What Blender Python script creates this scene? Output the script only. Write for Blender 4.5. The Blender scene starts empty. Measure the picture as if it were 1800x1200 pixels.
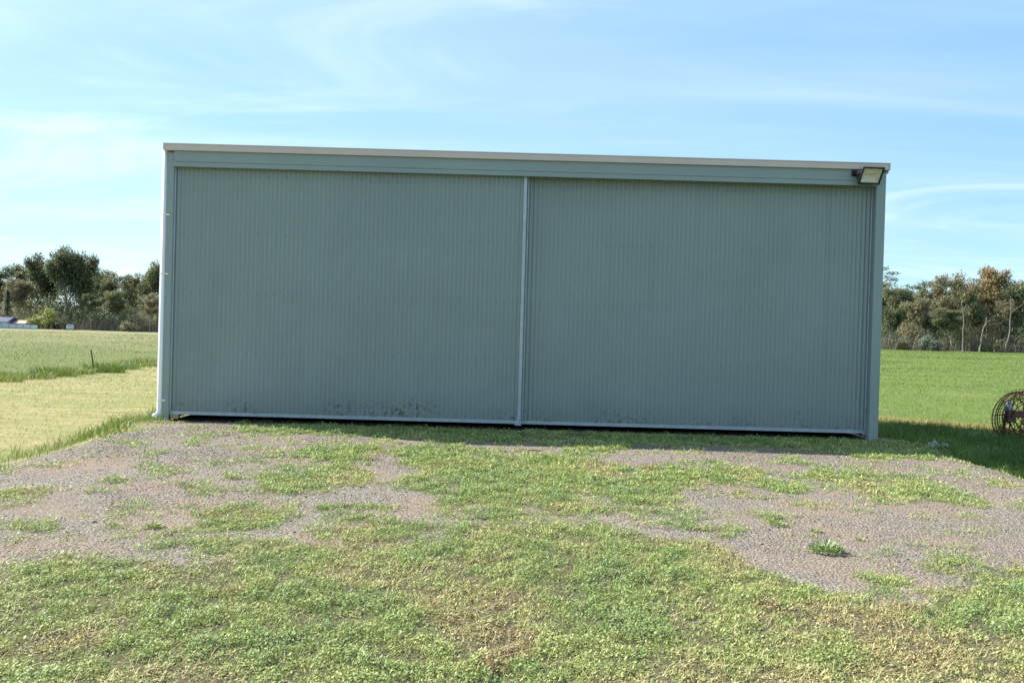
import bpy, math, random
import numpy as np
from mathutils import Vector, Matrix

# ------------------------------------------------------------------ scene, camera, light
scene = bpy.context.scene
col = scene.collection
R = math.radians

cam_d = bpy.data.cameras.new('camera')
cam = bpy.data.objects.new('camera', cam_d); col.objects.link(cam)
cam_d.sensor_width = 36.0; cam_d.lens = 36.0 * 1453 / 1800
cam_d.clip_start = 0.05; cam_d.clip_end = 6000
cam.matrix_world = (Matrix.Translation((0, 0, 1.57)) @ Matrix.Rotation(R(90 - 0.6), 4, 'X')
                    @ Matrix.Rotation(R(1.6), 4, 'Z'))
scene.camera = cam

SUN = Vector((-1.10, 0.46, 1.0)).normalized()
SUN_EL = math.asin(SUN.z); SUN_ROT = math.atan2(SUN.x, SUN.y)

world = bpy.data.worlds.new('World'); scene.world = world; world.use_nodes = True
wn = world.node_tree.nodes; wl = world.node_tree.links
bg = wn['Background']; bg.inputs['Strength'].default_value = 0.10
sky = wn.new('ShaderNodeTexSky'); sky.sky_type = 'NISHITA'; sky.sun_disc = False
sky.sun_elevation = SUN_EL; sky.sun_rotation = SUN_ROT
sky.air_density = 1.0; sky.dust_density = 0.0; sky.ozone_density = 1.5; sky.altitude = 100
# thin cirrus: stretched noise on a cloud plane, over the whole sky alike
tc = wn.new('ShaderNodeTexCoord'); sep = wn.new('ShaderNodeSeparateXYZ')
wl.new(tc.outputs['Generated'], sep.inputs[0])
def wmath(op, a, b=None, clamp=False):
    n = wn.new('ShaderNodeMath'); n.operation = op; n.use_clamp = clamp
    for i, v in enumerate((a, b)):
        if v is None: continue
        if isinstance(v, (int, float)): n.inputs[i].default_value = v
        else: wl.new(v, n.inputs[i])
    return n.outputs[0]
zc = wmath('ADD', wmath('MAXIMUM', sep.outputs[2], 0.0), 0.12)
cmb = wn.new('ShaderNodeCombineXYZ')
wl.new(wmath('DIVIDE', sep.outputs[0], zc), cmb.inputs[0]); wl.new(wmath('DIVIDE', sep.outputs[1], zc), cmb.inputs[1])
def cirrus(scale, rot, loc, nscale, detail, lo, hi, dist=0.6):
    mp = wn.new('ShaderNodeMapping'); wl.new(cmb.outputs[0], mp.inputs[0])
    mp.inputs['Scale'].default_value = scale; mp.inputs['Rotation'].default_value = (0, 0, R(rot)); mp.inputs['Location'].default_value = loc
    nz = wn.new('ShaderNodeTexNoise'); nz.inputs['Scale'].default_value = nscale; nz.inputs['Detail'].default_value = detail
    nz.inputs['Roughness'].default_value = 0.62; nz.inputs['Distortion'].default_value = dist
    wl.new(mp.outputs[0], nz.inputs['Vector'])
    mr = wn.new('ShaderNodeMapRange'); mr.inputs[1].default_value = lo; mr.inputs[2].default_value = hi; mr.interpolation_type = 'SMOOTHSTEP'
    wl.new(nz.outputs['Fac'], mr.inputs[0]); return mr.outputs[0]
streak = cirrus((0.35, 1.6, 1), 8, (1.7, 8.3, 0), 1.1, 9, 0.40, 0.80)
wisp = cirrus((0.55, 1.3, 1), 34, (9.1, 3.3, 0), 0.9, 10, 0.46, 0.82, 1.4)
veil = cirrus((0.25, 0.5, 1), 0, (2.9, 4.6, 0), 0.6, 4, 0.35, 0.75, 0.2)
cl = wmath('ADD', wmath('MULTIPLY', streak, 0.20), wmath('ADD', wmath('MULTIPLY', wisp, 0.48), wmath('MULTIPLY', veil, 0.34)), True)
tint = wn.new('ShaderNodeMixRGB'); tint.blend_type = 'MULTIPLY'; tint.inputs[0].default_value = 1; tint.inputs[2].default_value = (.90, .98, 1.06, 1); wl.new(sky.outputs[0], tint.inputs[1])
mixc = wn.new('ShaderNodeMixRGB'); mixc.inputs[2].default_value = (6.3, 6.8, 7.0, 1)
wl.new(wmath('MULTIPLY', cl, 0.8), mixc.inputs[0]); haze = wn.new('ShaderNodeMixRGB'); haze.inputs[0].default_value = 0.55; haze.inputs[2].default_value = (1.75, 3.45, 4.8, 1); wl.new(tint.outputs[0], haze.inputs[1])   # thin even high-cloud veil
wl.new(haze.outputs[0], mixc.inputs[1]); wl.new(mixc.outputs[0], bg.inputs['Color'])

sun_d = bpy.data.lights.new('sun', 'SUN'); sun_d.energy = 5.0; sun_d.angle = R(0.53); sun_d.color = (1.0, 0.955, 0.88)
sun_o = bpy.data.objects.new('sun', sun_d); col.objects.link(sun_o)
sun_o.rotation_euler = SUN.to_track_quat('Z', 'Y').to_euler(); sun_o.location = (-20, 15, 30)

vs = scene.view_settings
vs.view_transform = 'Standard'; vs.look = 'None'; vs.gamma = 1.0; vs.use_curve_mapping = False
vs.exposure = 1.06
scene.render.engine = 'CYCLES'
scene.cycles.use_denoising = True
scene.cycles.max_bounces = 6; scene.cycles.transparent_max_bounces = 8
scene.cycles.sample_clamp_indirect = 4.0

rng = np.random.default_rng(11)
random.seed(11)

# ------------------------------------------------------------------ helpers
def tag(o, label=None, cat=None, group=None, kind=None):
    if label: o['label'] = label
    if cat: o['category'] = cat
    if group: o['group'] = group
    if kind: o['kind'] = kind
    return o

def empty(name, loc, rz=0.0, parent=None):
    o = bpy.data.objects.new(name, None); col.objects.link(o)
    o.location = loc; o.rotation_euler = (0, 0, rz); o.empty_display_size = 0.2
    if parent: o.parent = parent
    return o

def link(name, me, mat=None, parent=None, loc=None):
    o = bpy.data.objects.new(name, me); col.objects.link(o)
    if mat and not me.materials: me.materials.append(mat)
    if parent: o.parent = parent
    if loc is not None: o.location = loc
    return o

def np_mesh(name, V, F, attrs=None, smooth=False):
    """V (n,3), F (m,k) constant-size faces, attrs {name: per-vertex floats}"""
    V = np.asarray(V, np.float32); F = np.asarray(F, np.int32)
    me = bpy.data.meshes.new(name)
    me.vertices.add(len(V)); me.vertices.foreach_set('co', V.ravel())
    k = F.shape[1]; me.loops.add(F.size); me.loops.foreach_set('vertex_index', F.ravel())
    me.polygons.add(len(F)); me.polygons.foreach_set('loop_start', np.arange(0, F.size, k, dtype=np.int32))
    if smooth: me.polygons.foreach_set('use_smooth', np.ones(len(F), bool))
    for n, a in (attrs or {}).items():
        at = me.attributes.new(n, 'FLOAT', 'POINT'); at.data.foreach_set('value', np.asarray(a, np.float32))
    me.update(calc_edges=True); me.validate()
    return me

class MB:
    """collects boxes, tubes, lathes; build() links them as one mesh object"""
    def __init__(s): s.v = []; s.f = []
    def add(s, V, F):
        b = len(s.v); s.v += [tuple(p) for p in V]; s.f += [tuple(i + b for i in f) for f in F]
    def box(s, c, d, rot=None, bevel=0.0):
        x, y, z = (k / 2 for k in d)
        if bevel <= 0:
            V = [Vector((sx * x, sy * y, sz * z)) for sx in (-1, 1) for sy in (-1, 1) for sz in (-1, 1)]
            F = [(0, 1, 3, 2), (4, 6, 7, 5), (0, 4, 5, 1), (2, 3, 7, 6), (0, 2, 6, 4), (1, 5, 7, 3)]
        else:
            b = min(bevel, x * .9, y * .9, z * .9); V = []; idx = {}
            for sx in (-1, 1):
                for sy in (-1, 1):
                    for sz in (-1, 1):
                        for a in range(3):
                            p = [sx * (x - b), sy * (y - b), sz * (z - b)]; p[a] = (sx * x, sy * y, sz * z)[a]
                            idx[(sx, sy, sz, a)] = len(V); V.append(Vector(p))
            F = []
            for a in range(3):
                o1, o2 = [k for k in range(3) if k != a]
                for sg in (-1, 1):
                    q = []
                    for s1, s2 in ((-1, -1), (1, -1), (1, 1), (-1, 1)):
                        k = [0, 0, 0]; k[a] = sg; k[o1] = s1; k[o2] = s2; q.append(idx[(*k, a)])
                    F.append(tuple(q))
                for s1 in (-1, 1):
                    for s2 in (-1, 1):
                        k0 = [0, 0, 0]; k1 = [0, 0, 0]; k0[a] = -1; k1[a] = 1
                        for k in (k0, k1): k[o1] = s1; k[o2] = s2
                        F.append((idx[(*k0, o1)], idx[(*k1, o1)], idx[(*k1, o2)], idx[(*k0, o2)]))
            for sx in (-1, 1):
                for sy in (-1, 1):
                    for sz in (-1, 1): F.append(tuple(idx[(sx, sy, sz, a)] for a in range(3)))
        if rot is not None: V = [rot @ p for p in V]
        c = Vector(c); s.add([p + c for p in V], F); return s
    def tube(s, pts, rad, n=8, cap=True):
        pts = [Vector(p) for p in pts]
        if not hasattr(rad, '__len__'): rad = [rad] * len(pts)
        V = []; F = []; ref = Vector((0.3, 0.2, 1)).normalized()
        for i, p in enumerate(pts):
            d = (pts[min(i + 1, len(pts) - 1)] - pts[max(i - 1, 0)]).normalized()
            if abs(d.dot(ref)) > .95: ref = Vector((1, 0.1, 0)).normalized()
            a = d.cross(ref).normalized(); b = d.cross(a)
            for k in range(n):
                t = 2 * math.pi * k / n; V.append(p + (a * math.cos(t) + b * math.sin(t)) * rad[i])
        for i in range(len(pts) - 1):
            for k in range(n):
                F.append((i * n + k, i * n + (k + 1) % n, (i + 1) * n + (k + 1) % n, (i + 1) * n + k))
        if cap: F.append(tuple(range(n - 1, -1, -1))); F.append(tuple(range((len(pts) - 1) * n, len(pts) * n)))
        s.add(V, F); return s
    def extrude_x(s, prof, x0, x1):
        """closed (y,z) profile pushed along x"""
        n = len(prof); V = [(x0, y, z) for y, z in prof] + [(x1, y, z) for y, z in prof]
        F = [(k, (k + 1) % n, n + (k + 1) % n, n + k) for k in range(n)] + [tuple(range(n - 1, -1, -1)), tuple(range(n, 2 * n))]
        s.add(V, F); return s
    def build(s, name, mat, parent=None, loc=None, smooth=False):
        me = bpy.data.meshes.new(name); me.from_pydata(s.v, [], s.f); me.update()
        import bmesh
        bm = bmesh.new(); bm.from_mesh(me); bmesh.ops.recalc_face_normals(bm, faces=bm.faces); bm.to_mesh(me); bm.free()
        if smooth: me.polygons.foreach_set('use_smooth', np.ones(len(me.polygons), bool))
        return link(name, me, mat, parent, loc)

# ---- value noise for layout
def _hash(ix, iy, seed):
    h = (ix.astype(np.int64) * 374761393 + iy.astype(np.int64) * 668265263 + seed * 974711) & 0xffffffff
    h = ((h ^ (h >> 13)) * 1274126177) & 0xffffffff
    return ((h ^ (h >> 16)) & 0xffff) / 65535.0
def vnoise(x, y, scale, seed=0, octaves=3):
    x = np.asarray(x, float) / scale; y = np.asarray(y, float) / scale; t = 0.0; a = 1.0; s = 0.0
    for o in range(octaves):
        ix = np.floor(x); iy = np.floor(y); fx = x - ix; fy = y - iy
        fx = fx * fx * (3 - 2 * fx); fy = fy * fy * (3 - 2 * fy)
        v = (_hash(ix, iy, seed + o) * (1 - fx) + _hash(ix + 1, iy, seed + o) * fx) * (1 - fy) + \
            (_hash(ix, iy + 1, seed + o) * (1 - fx) + _hash(ix + 1, iy + 1, seed + o) * fx) * fy
        t = t + v * a; s += a; a *= 0.5; x = x * 2.03 + 7.1; y = y * 2.03 + 3.3
    return t / s
def sstep(a, b, x):
    t = np.clip((np.asarray(x, float) - a) / (b - a), 0, 1); return t * t * (3 - 2 * t)

# ---- materials
class NT:
    def __init__(s, name, rough=0.7, spec=0.3):
        s.m = bpy.data.materials.new(name); s.m.use_nodes = True
        s.n = s.m.node_tree.nodes; s.l = s.m.node_tree.links; s.b = s.n['Principled BSDF']
        s.b.inputs['Roughness'].default_value = rough; s.b.inputs['Specular IOR Level'].default_value = spec
        s._obj = None
    def coord(s, which='Object'):
        t = s.n.new('ShaderNodeTexCoord'); return t.outputs[which]
    def pos(s):
        return s.n.new('ShaderNodeNewGeometry').outputs['Position']
    def set(s, sock, v):
        if hasattr(v, 'is_linked') or hasattr(v, 'links'): s.l.new(v, sock)
        else: sock.default_value = v if not isinstance(v, tuple) or len(v) != 3 or sock.type == 'VECTOR' else (*v, 1)
    def noise(s, scale, detail=4, vec=None, rough=0.55, sc=None, dist=0.0):
        n = s.n.new('ShaderNodeTexNoise'); n.inputs['Scale'].default_value = scale; n.inputs['Detail'].default_value = detail
        n.inputs['Roughness'].default_value = rough; n.inputs['Distortion'].default_value = dist
        v = vec if vec is not None else s.pos()
        if sc:
            mp = s.n.new('ShaderNodeMapping'); mp.inputs['Scale'].default_value = sc; s.l.new(v, mp.inputs[0]); v = mp.outputs[0]
        s.l.new(v, n.inputs['Vector']); return n.outputs['Fac']
    def voro(s, scale, vec=None, feature='F1', out='Distance'):
        n = s.n.new('ShaderNodeTexVoronoi'); n.feature = feature; n.inputs['Scale'].default_value = scale
        s.l.new(vec if vec is not None else s.pos(), n.inputs['Vector']); return n.outputs[out]
    def rng(s, x, a, b, c=0.0, d=1.0):
        n = s.n.new('ShaderNodeMapRange'); s.l.new(x, n.inputs[0])
        for i, v in enumerate((a, b, c, d)): n.inputs[i + 1].default_value = v
        return n.outputs[0]
    def math(s, op, a, b=0.0):
        n = s.n.new('ShaderNodeMath'); n.operation = op
        for i, v in enumerate((a, b)): s.set(n.inputs[i], v)
        return n.outputs[0]
    def mix(s, f, a, b, mode='MIX'):
        n = s.n.new('ShaderNodeMixRGB'); n.blend_type = mode
        s.set(n.inputs[0], f); s.set(n.inputs[1], a); s.set(n.inputs[2], b); return n.outputs[0]
    def attr(s, name):
        n = s.n.new('ShaderNodeAttribute'); n.attribute_name = name; return n.outputs['Fac']
    def ramp(s, f, stops):
        n = s.n.new('ShaderNodeValToRGB'); e = n.color_ramp.elements
        while len(e) < len(stops): e.new(0.5)
        for k, (p, c) in enumerate(stops): e[k].position = p; e[k].color = (*c, 1)
        s.l.new(f, n.inputs[0]); return n.outputs[0]
    def bump(s, h, strength=0.3, dist=0.01):
        n = s.n.new('ShaderNodeBump'); n.inputs['Strength'].default_value = strength; n.inputs['Distance'].default_value = dist
        s.l.new(h, n.inputs['Height']); s.l.new(n.outputs[0], s.b.inputs['Normal'])
    def color(s, c): s.set(s.b.inputs['Base Color'], c); return s
    def objrand(s): return s.n.new('ShaderNodeObjectInfo').outputs['Random']

def simple(name, c, rough=0.5, metal=0.0, var=0.12, scale=3.0, spec=0.4, bump=0.0):
    t = NT(name, rough, spec); t.b.inputs['Metallic'].default_value = metal
    n = t.noise(scale, 6, t.coord('Object'))
    t.color(t.mix(t.rng(n, .3, .7), tuple(k * (1 - var) for k in c), tuple(min(1, k * (1 + var)) for k in c)))
    if bump: t.bump(t.noise(scale * 12, 3, t.coord('Object')), bump, 0.01)
    return t.m

def leaf_mat(name, stops, rough=0.5, trans=0.25, jitter=0.35, spec=0.35):
    """colour by per-leaf 'hue' attribute, brightness jitter by 'rnd'; thin leaves let some light through"""
    t = NT(name, rough, spec)
    c = t.ramp(t.attr('hue'), stops)
    v = t.rng(t.attr('rnd'), 0, 1, 1 - jitter, 1 + jitter)
    cc = t.mix(1.0, c, v, 'MULTIPLY'); t.color(cc)
    if trans > 0:
        tr = t.n.new('ShaderNodeBsdfTranslucent'); t.l.new(t.mix(1.0, cc, (1.0, 1.1, 0.55), 'MULTIPLY'), tr.inputs['Color'])
        ms = t.n.new('ShaderNodeMixShader'); ms.inputs[0].default_value = trans
        t.l.new(t.b.outputs[0], ms.inputs[1]); t.l.new(tr.outputs[0], ms.inputs[2])
        t.l.new(ms.outputs[0], t.n['Material Output'].inputs['Surface'])
    return t.m

# ------------------------------------------------------------------ terrain
SX0, SX1, SY0, SY1 = -5.73, 6.07, 13.6, 24.3          # shed footprint
def height(x, y):
    x = np.asarray(x, float); y = np.asarray(y, float)
    d = np.hypot(x, y)
    field = -0.60 + np.where(x < 0, 0.80, 1.42) * sstep(22, 125, d) + 0.06 * (vnoise(x, y, 9.0, 5, 2) - .5)
    field = field + sstep(150, 900, d) * 1.0
    pad = -0.10 * np.clip((11 - y) / 8, 0, 1) - .05 * sstep(13.0, 13.5, y) + 0.035 * (vnoise(x, y, 2.2, 3, 3) - .5) * sstep(13.6, 12.6, y)
    wob = 0.35 * (vnoise(x * 0 + 3, y, 1.7, 8, 2) - .5)
    xl = np.where(y < 12, -5.30, -5.30 - 0.55 * sstep(12, 13.4, y)) + wob
    xr = np.where(y < 12, 6.00, 6.00 + 0.30 * sstep(12, 13.2, y)) + wob
    o = np.maximum(np.maximum(xl - x, x - xr), 0)
    o = np.maximum(o, np.maximum(-3.0 - y, 0)); o = np.maximum(o, np.maximum(y - (SY1 + .4), 0))
    s = sstep(0, 2.0, o)
    return pad * (1 - s) + field * s

PATCH = [(-4.01,8.4,0.14,0.18,0.6),(-4.51,7.61,0.24,0.32,0.7),(-3.96,6.84,0.24,0.22,0.6),(-3.46,7.05,0.28,0.17,0.35),(-3.18,8.13,0.14,0.2,0.7),(-4.35,9.65,0.25,0.24,0.3),(-2.22,7.05,0.44,0.67,0.95),(-3.0,10.27,0.3,0.4,0.5),(-2.94,9.02,0.18,0.21,0.6),(-2.83,6.56,0.09,0.11,0.6),(-2.09,10.34,0.52,0.72,0.95),(-2.05,8.86,0.62,0.67,0.95),(-1.28,7.41,0.38,0.3,0.9),(-2.93,7.19,0.09,0.13,0.5),(-0.34,9.52,0.84,1.32,1.0),(-0.99,10.75,0.48,0.49,0.9),(0.1,8.62,0.94,1.39,1.0),(1.25,11.76,0.54,0.88,0.9),(1.11,8.7,0.67,0.77,1.0),(0.71,9.81,0.82,1.05,0.95),(2.18,9.61,0.66,0.78,0.9),(2.61,9.85,0.39,0.58,0.9),(2.81,8.65,0.41,0.35,0.9),(1.55,7.31,0.5,0.2,0.75),(1.25,7.62,0.32,0.25,0.8),(4.17,9.52,0.78,0.5,0.8),(4.35,8.81,0.59,0.43,0.8),(4.78,8.28,0.4,0.23,0.7),(2.51,7.31,0.15,0.14,0.7),(3.41,6.6,0.46,0.24,0.75),(2.53,5.77,0.23,0.23,0.85),(3.35,5.99,0.31,0.23,0.8),(5.4,11.79,0.72,0.53,0.85),(3.67,10.55,0.33,0.38,0.6),(4.81,11.96,0.31,0.55,0.8),(3.65,12.18,0.81,0.32,0.6),(0.04,12.05,2.24,0.31,0.6),(-2.99,12.96,0.95,0.43,0.6),(2.71,12.48,1.1,0.33,0.5),(5.31,10.05,0.38,0.26,0.5),(5.59,9.37,0.28,0.3,0.5),(2.19,6.76,0.14,0.1,0.6),(1.66,6.9,0.25,0.12,0.5),(-0.86,6.54,0.72,0.45,0.9),(-3.27,6.16,0.48,0.23,0.3),(-1.49,5.87,0.48,0.29,0.9),(-4.9,10.9,0.3,0.5,0.5),(-4.6,11.8,0.4,0.3,0.35)]
EDGE = [(-9,4.6),(-3.94,5.24),(-3.33,5.43),(-3.05,5.52),(-2.89,5.82),(-2.48,5.72),(-2.39,6.19),(-1.97,6.08),(-1.43,6.3),(-1.13,6.5),(-0.69,6.9),(-0.27,7.3),(0.38,7.5),(0.72,7.3),(0.78,7.1),(0.97,7.04),(1.2,6.68),(1.54,6.37),(1.81,6.08),(2.14,5.82),(2.41,5.71),(2.56,5.36),(2.92,5.63),(3.45,6.17),(4.12,6.55),(5.32,6.95),(9,7.6)]
EX = np.array([e[0] for e in EDGE]); EY = np.array([e[1] for e in EDGE])
def turf(x, y):
    """0..1 cover of low weeds on the pad"""
    x = np.asarray(x, float); y = np.asarray(y, float)
    wx = x + 0.9 * (vnoise(x, y, 0.7, 21, 4) - .5); wy = y + 1.5 * (vnoise(x, y, 0.7, 31, 4) - .5)
    e = np.interp(wx, EX, EY)
    t = 1.18 * sstep(0.45, -0.9, wy - e)
    for px, py, rx, ry, d in PATCH:
        q = ((wx - px) / rx) ** 2 + ((wy - py) / ry) ** 2
        t = np.maximum(t, (d - .08) * sstep(2.1, 0.2, q))
    strip = sstep(-4.6, -3.4, wx) * sstep(11.9, 12.35, wy) * sstep(13.45, 13.2, y) * (0.55 + .45 * sstep(.35, .6, vnoise(x, y, .9, 77, 2)))
    t = np.maximum(t, strip)
    t = np.maximum(t, .14 + .30 * (vnoise(x, y, 1.6, 43, 2) - .5))
    n_ = vnoise(x, y, .26, 41, 4) * .6 + vnoise(x, y * .7, .55, 42, 2) * .4
    return np.clip((t + 1.6 * (n_ - .5) - .16) / .72, 0, 1) ** 1.2

def axis(segs):
    a = []
    for x0, x1, st in segs: a += list(np.arange(x0, x1 - 1e-6, st))
    return np.array(a + [segs[-1][1]])
gx = axis([(-2500, -400, 300), (-400, -100, 30), (-100, -30, 5), (-30, -12, 1.0), (-12, -8, .4), (-8, 8, .11), (8, 14, .3), (14, 32, 1.0), (32, 100, 5), (100, 400, 30), (400, 2500, 300)])
gy = axis([(-2500, -400, 300), (-400, -50, 50), (-50, -6, 4), (-6, 2, .5), (2, 14.6, .11), (14.6, 26, .5), (26, 60, 1.5), (60, 160, 4), (160, 400, 30), (400, 2500, 300)])
GX, GY = np.meshgrid(gx, gy); nx, ny = len(gx), len(gy)
GZ = height(GX, GY)
V = np.stack([GX.ravel(), GY.ravel(), GZ.ravel()], 1)
ii = (np.arange(ny - 1)[:, None] * nx + np.arange(nx - 1)[None, :]).ravel()
F = np.stack([ii, ii + 1, ii + nx + 1, ii + nx], 1)
fx, fy = GX.ravel(), GY.ravel()
MOWX = -17.4
def padmask(x, y):
    wob = 0.35 * (vnoise(np.asarray(x, float) * 0 + 3, y, 1.7, 8, 2) - .5)
    xl = np.where(y < 12, -5.45, -5.45 - 0.35 * sstep(12, 13.4, y)) + wob; xr = np.where(y < 12, 6.25, 6.45) + wob
    return sstep(-.25, .25, x - xl + .25 * (vnoise(x, y, .5, 61, 2) - .5)) * sstep(-.3, .3, xr - x + .3 * (vnoise(x, y, .5, 62, 2) - .5)) * sstep(25.5, 24.8, y)
at_turf = turf(fx, fy); at_pad = padmask(fx, fy)
at_mown = sstep(-.6, .6, fx - MOWX + .8 * (vnoise(fx, fy, 2, 15, 2) - .5)) * sstep(2.0, -2.0, fx)
at_left = sstep(4, -4, fx)
at_red = np.exp(-(((fx - 11.5) * .62 + (fy - 23.5) * .78) / .55) ** 2) * sstep(19, 22, fy)

t = NT('ground_soil_gravel_grass', 0.95, 0.15)
P_ = t.pos()
big = t.noise(0.9, 5, P_); mid = t.noise(6, 5, P_); fine = t.noise(60, 4, P_, .65); speck = t.voro(85, P_, out='Color')
sp = t.n.new('ShaderNodeSeparateColor'); t.l.new(speck, sp.inputs[0])
grav = t.ramp(sp.outputs[0], [(0.0, (.13, .110, .090)), (.45, (.215, .182, .150)), (.8, (.295, .25, .207)), (1.0, (.46, .41, .355))])
grav = t.mix(t.rng(big, .45, .68, 0, .75), grav, t.mix(fine, (.27, .185, .13), (.36, .265, .19)))      # clay fines between the stones
grav = t.mix(t.rng(t.noise(.55, 3, P_), .60, .75, 0, .3), grav, (.34, .21, .13))
grav = t.mix(t.rng(mid, .5, .75, 0, .3), grav, (.33, .27, .22))
soil = t.mix(fine, (.04, .035, .02), (.17, .14, .075))
soil = t.mix(t.rng(mid, .35, .65), soil, t.mix(fine, (.045, .05, .02), (.17, .16, .07)))
padc = t.mix(t.rng(t.math('ADD', t.attr('turf'), t.math('MULTIPLY', t.math('SUBTRACT', t.noise(14, 4, P_), .5), 1.2)), .35, .85, 0, .85), grav, soil)
straw = t.mix(t.rng(t.noise(2.2, 6, P_, .65, (0.25, 1.3, 1)), .3, .7), (.20, .215, .075), (.47, .375, .20))
straw = t.mix(t.rng(t.noise(.5, 4, P_), .42, .62, 0, .7), straw, t.mix(fine, (.20, .22, .07), (.31, .31, .12)))
past = t.mix(t.noise(1.2, 6, P_, .6, (.5, 1, 1)), (.105, .14, .035), (.195, .205, .075))
py_ = t.n.new('ShaderNodeSeparateXYZ'); t.l.new(P_, py_.inputs[0])
past = t.mix(t.rng(t.math('ADD', py_.outputs[1], t.math('MULTIPLY', t.noise(.08, 4, P_), 60)), 75, 120, 0, .55), past, t.mix(t.noise(.6, 5, P_), (.30, .26, .17), (.38, .33, .22)))
green = t.mix(t.noise(2.2, 6, P_, .62, (.6, 1, 1)), (.105, .160, .030), (.165, .22, .055))
green = t.mix(t.rng(t.noise(.35, 3, P_), .5, .7, 0, .7), green, (.185, .215, .075))
green = t.mix(t.math('MULTIPLY', t.attr('red'), t.rng(mid, .3, .6)), green, (.38, .20, .09))
left = t.mix(t.attr('mown'), past, straw)
fieldc = t.mix(t.attr('left'), green, left)
t.color(t.mix(t.attr('pad'), fieldc, padc))
t.bump(t.math('ADD', t.math('MULTIPLY', t.voro(48, P_), .9), t.math('ADD', fine, t.math('MULTIPLY', mid, 1.5))), .9, .02)
ground = link('ground', np_mesh('ground', V, F, dict(turf=at_turf, pad=at_pad, mown=at_mown, left=at_left, red=at_red), True), t.m)
tag(ground, kind='structure')

# ------------------------------------------------------------------ shed
def painted(name, c, dirt=False):
    t = NT(name, 0.42, 0.4); o = t.coord('Object')
    n = t.noise(0.9, 5, o); n2 = t.noise(5, 4, o, .6, (4, 1, .25))
    cc = t.mix(t.rng(n, .3, .7), tuple(k * .93 for k in c), tuple(k * 1.06 for k in c))
    cc = t.mix(t.rng(n2, .45, .75, 0, .16), cc, tuple(k * .7 + .06 for k in c))
    if dirt:      # mud thrown up by rain along the foot of the sheets, and a few algae spots
        s = t.n.new('ShaderNodeSeparateXYZ'); p = t.pos(); t.l.new(p, s.inputs[0])
        low = t.rng(s.outputs[2], .10, .62, 1, 0)
        spots = t.rng(t.noise(17, 4, p, .7), .53, .66)
        band = t.rng(t.noise(1.1, 3, p, .5, (1, .1, .1)), .40, .62)
        hot = t.math('MULTIPLY', t.rng(t.math('ABSOLUTE', t.math('ADD', s.outputs[0], 1.62)), .15, .5, 1, 0), 2.2); hot2 = t.math('MULTIPLY', t.rng(t.math('ABSOLUTE', t.math('ADD', s.outputs[0], 2.75)), .05, .3, 1, 0), 1.0); band = t.math('ADD', band, t.math('ADD', hot, hot2))
        f = t.math('MULTIPLY', t.math('MULTIPLY', t.math('POWER', low, 2.6), spots), t.math('ADD', t.math('MULTIPLY', band, .95), .15))
        cc = t.mix(t.math('MINIMUM', t.math('MULTIPLY', f, 1.4), .8), cc, (.035, .042, .022))
        cc = t.mix(t.math('MULTIPLY', t.math('POWER', low, 2.0), .22), cc, (.20, .17, .12))
    t.color(cc); t.set(t.b.inputs['Roughness'], t.rng(n, .3, .7, .28, .4)); return t.m
M = {}
M['sheet'] = painted('painted_sheet_grey_green', (.232, .290, .290), True)
M['trim'] = painted('painted_trim_grey_green', (.235, .294, .294))
M['gutter'] = painted('painted_gutter_beige', (.54, .465, .43))
M['galv'] = simple('galvanised_steel', (.36, .42, .47), .38, .3, .12, 9)
M['pvc'] = simple('white_pvc', (.80, .80, .78), .35, 0, .03, 2)
M['concrete'] = simple('concrete_slab', (.33, .31, .28), .9, 0, .2, 3, .2, .3)
M['zinc_roof'] = painted('painted_roof', (.52, .52, .49))
M['black'] = simple('black_cast_metal', (.018, .019, .02), .45, 0, .2, 8)
M['screw'] = simple('screw_heads', (.12, .14, .135), .4, .3, .1, 9)
M['dark_steel'] = simple('interior_steel', (.16, .16, .16), .6, .4, .15, 3)
M['rust'] = simple('rusty_steel', (.10, .055, .035), .85, 0, .45, 14, .2, .4)
M['timber'] = simple('timber_block', (.34, .27, .16), .85, 0, .25, 9)

shed = empty('farm_shed', ((SX0 + SX1) / 2, SY0, 0))
tag(shed, 'grey-green corrugated steel farm shed with two wide sliding doors on the gravel pad', 'shed')
CX = (SX0 + SX1) / 2
def S(o):                       # world-space mesh -> child of shed
    o.parent = shed; o.matrix_parent_inverse = Matrix.Translation((-CX, -SY0, 0)); return o

def corr(u0, u1, n, z0, z1, rows=7, amp=.008, seg=8, wob=.003, phase=0.0, seed=0):
    """corrugated strip in (u, depth, z)"""
    us = np.linspace(u0, u1, n * seg + 1); zs = np.linspace(z0, z1, rows)
    U, Z = np.meshgrid(us, zs)
    D = amp * np.cos((us - u0) / (u1 - u0) * n * 2 * math.pi + phase)[None, :] + wob * (vnoise(U * 1.3, Z, .9, 90 + seed, 2) - .5) * 2
    w = len(us); i = (np.arange(rows - 1)[:, None] * w + np.arange(w - 1)[None, :]).ravel()
    return U.ravel(), D.ravel(), Z.ravel(), np.stack([i, i + 1, i + w + 1, i + w], 1)

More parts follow.
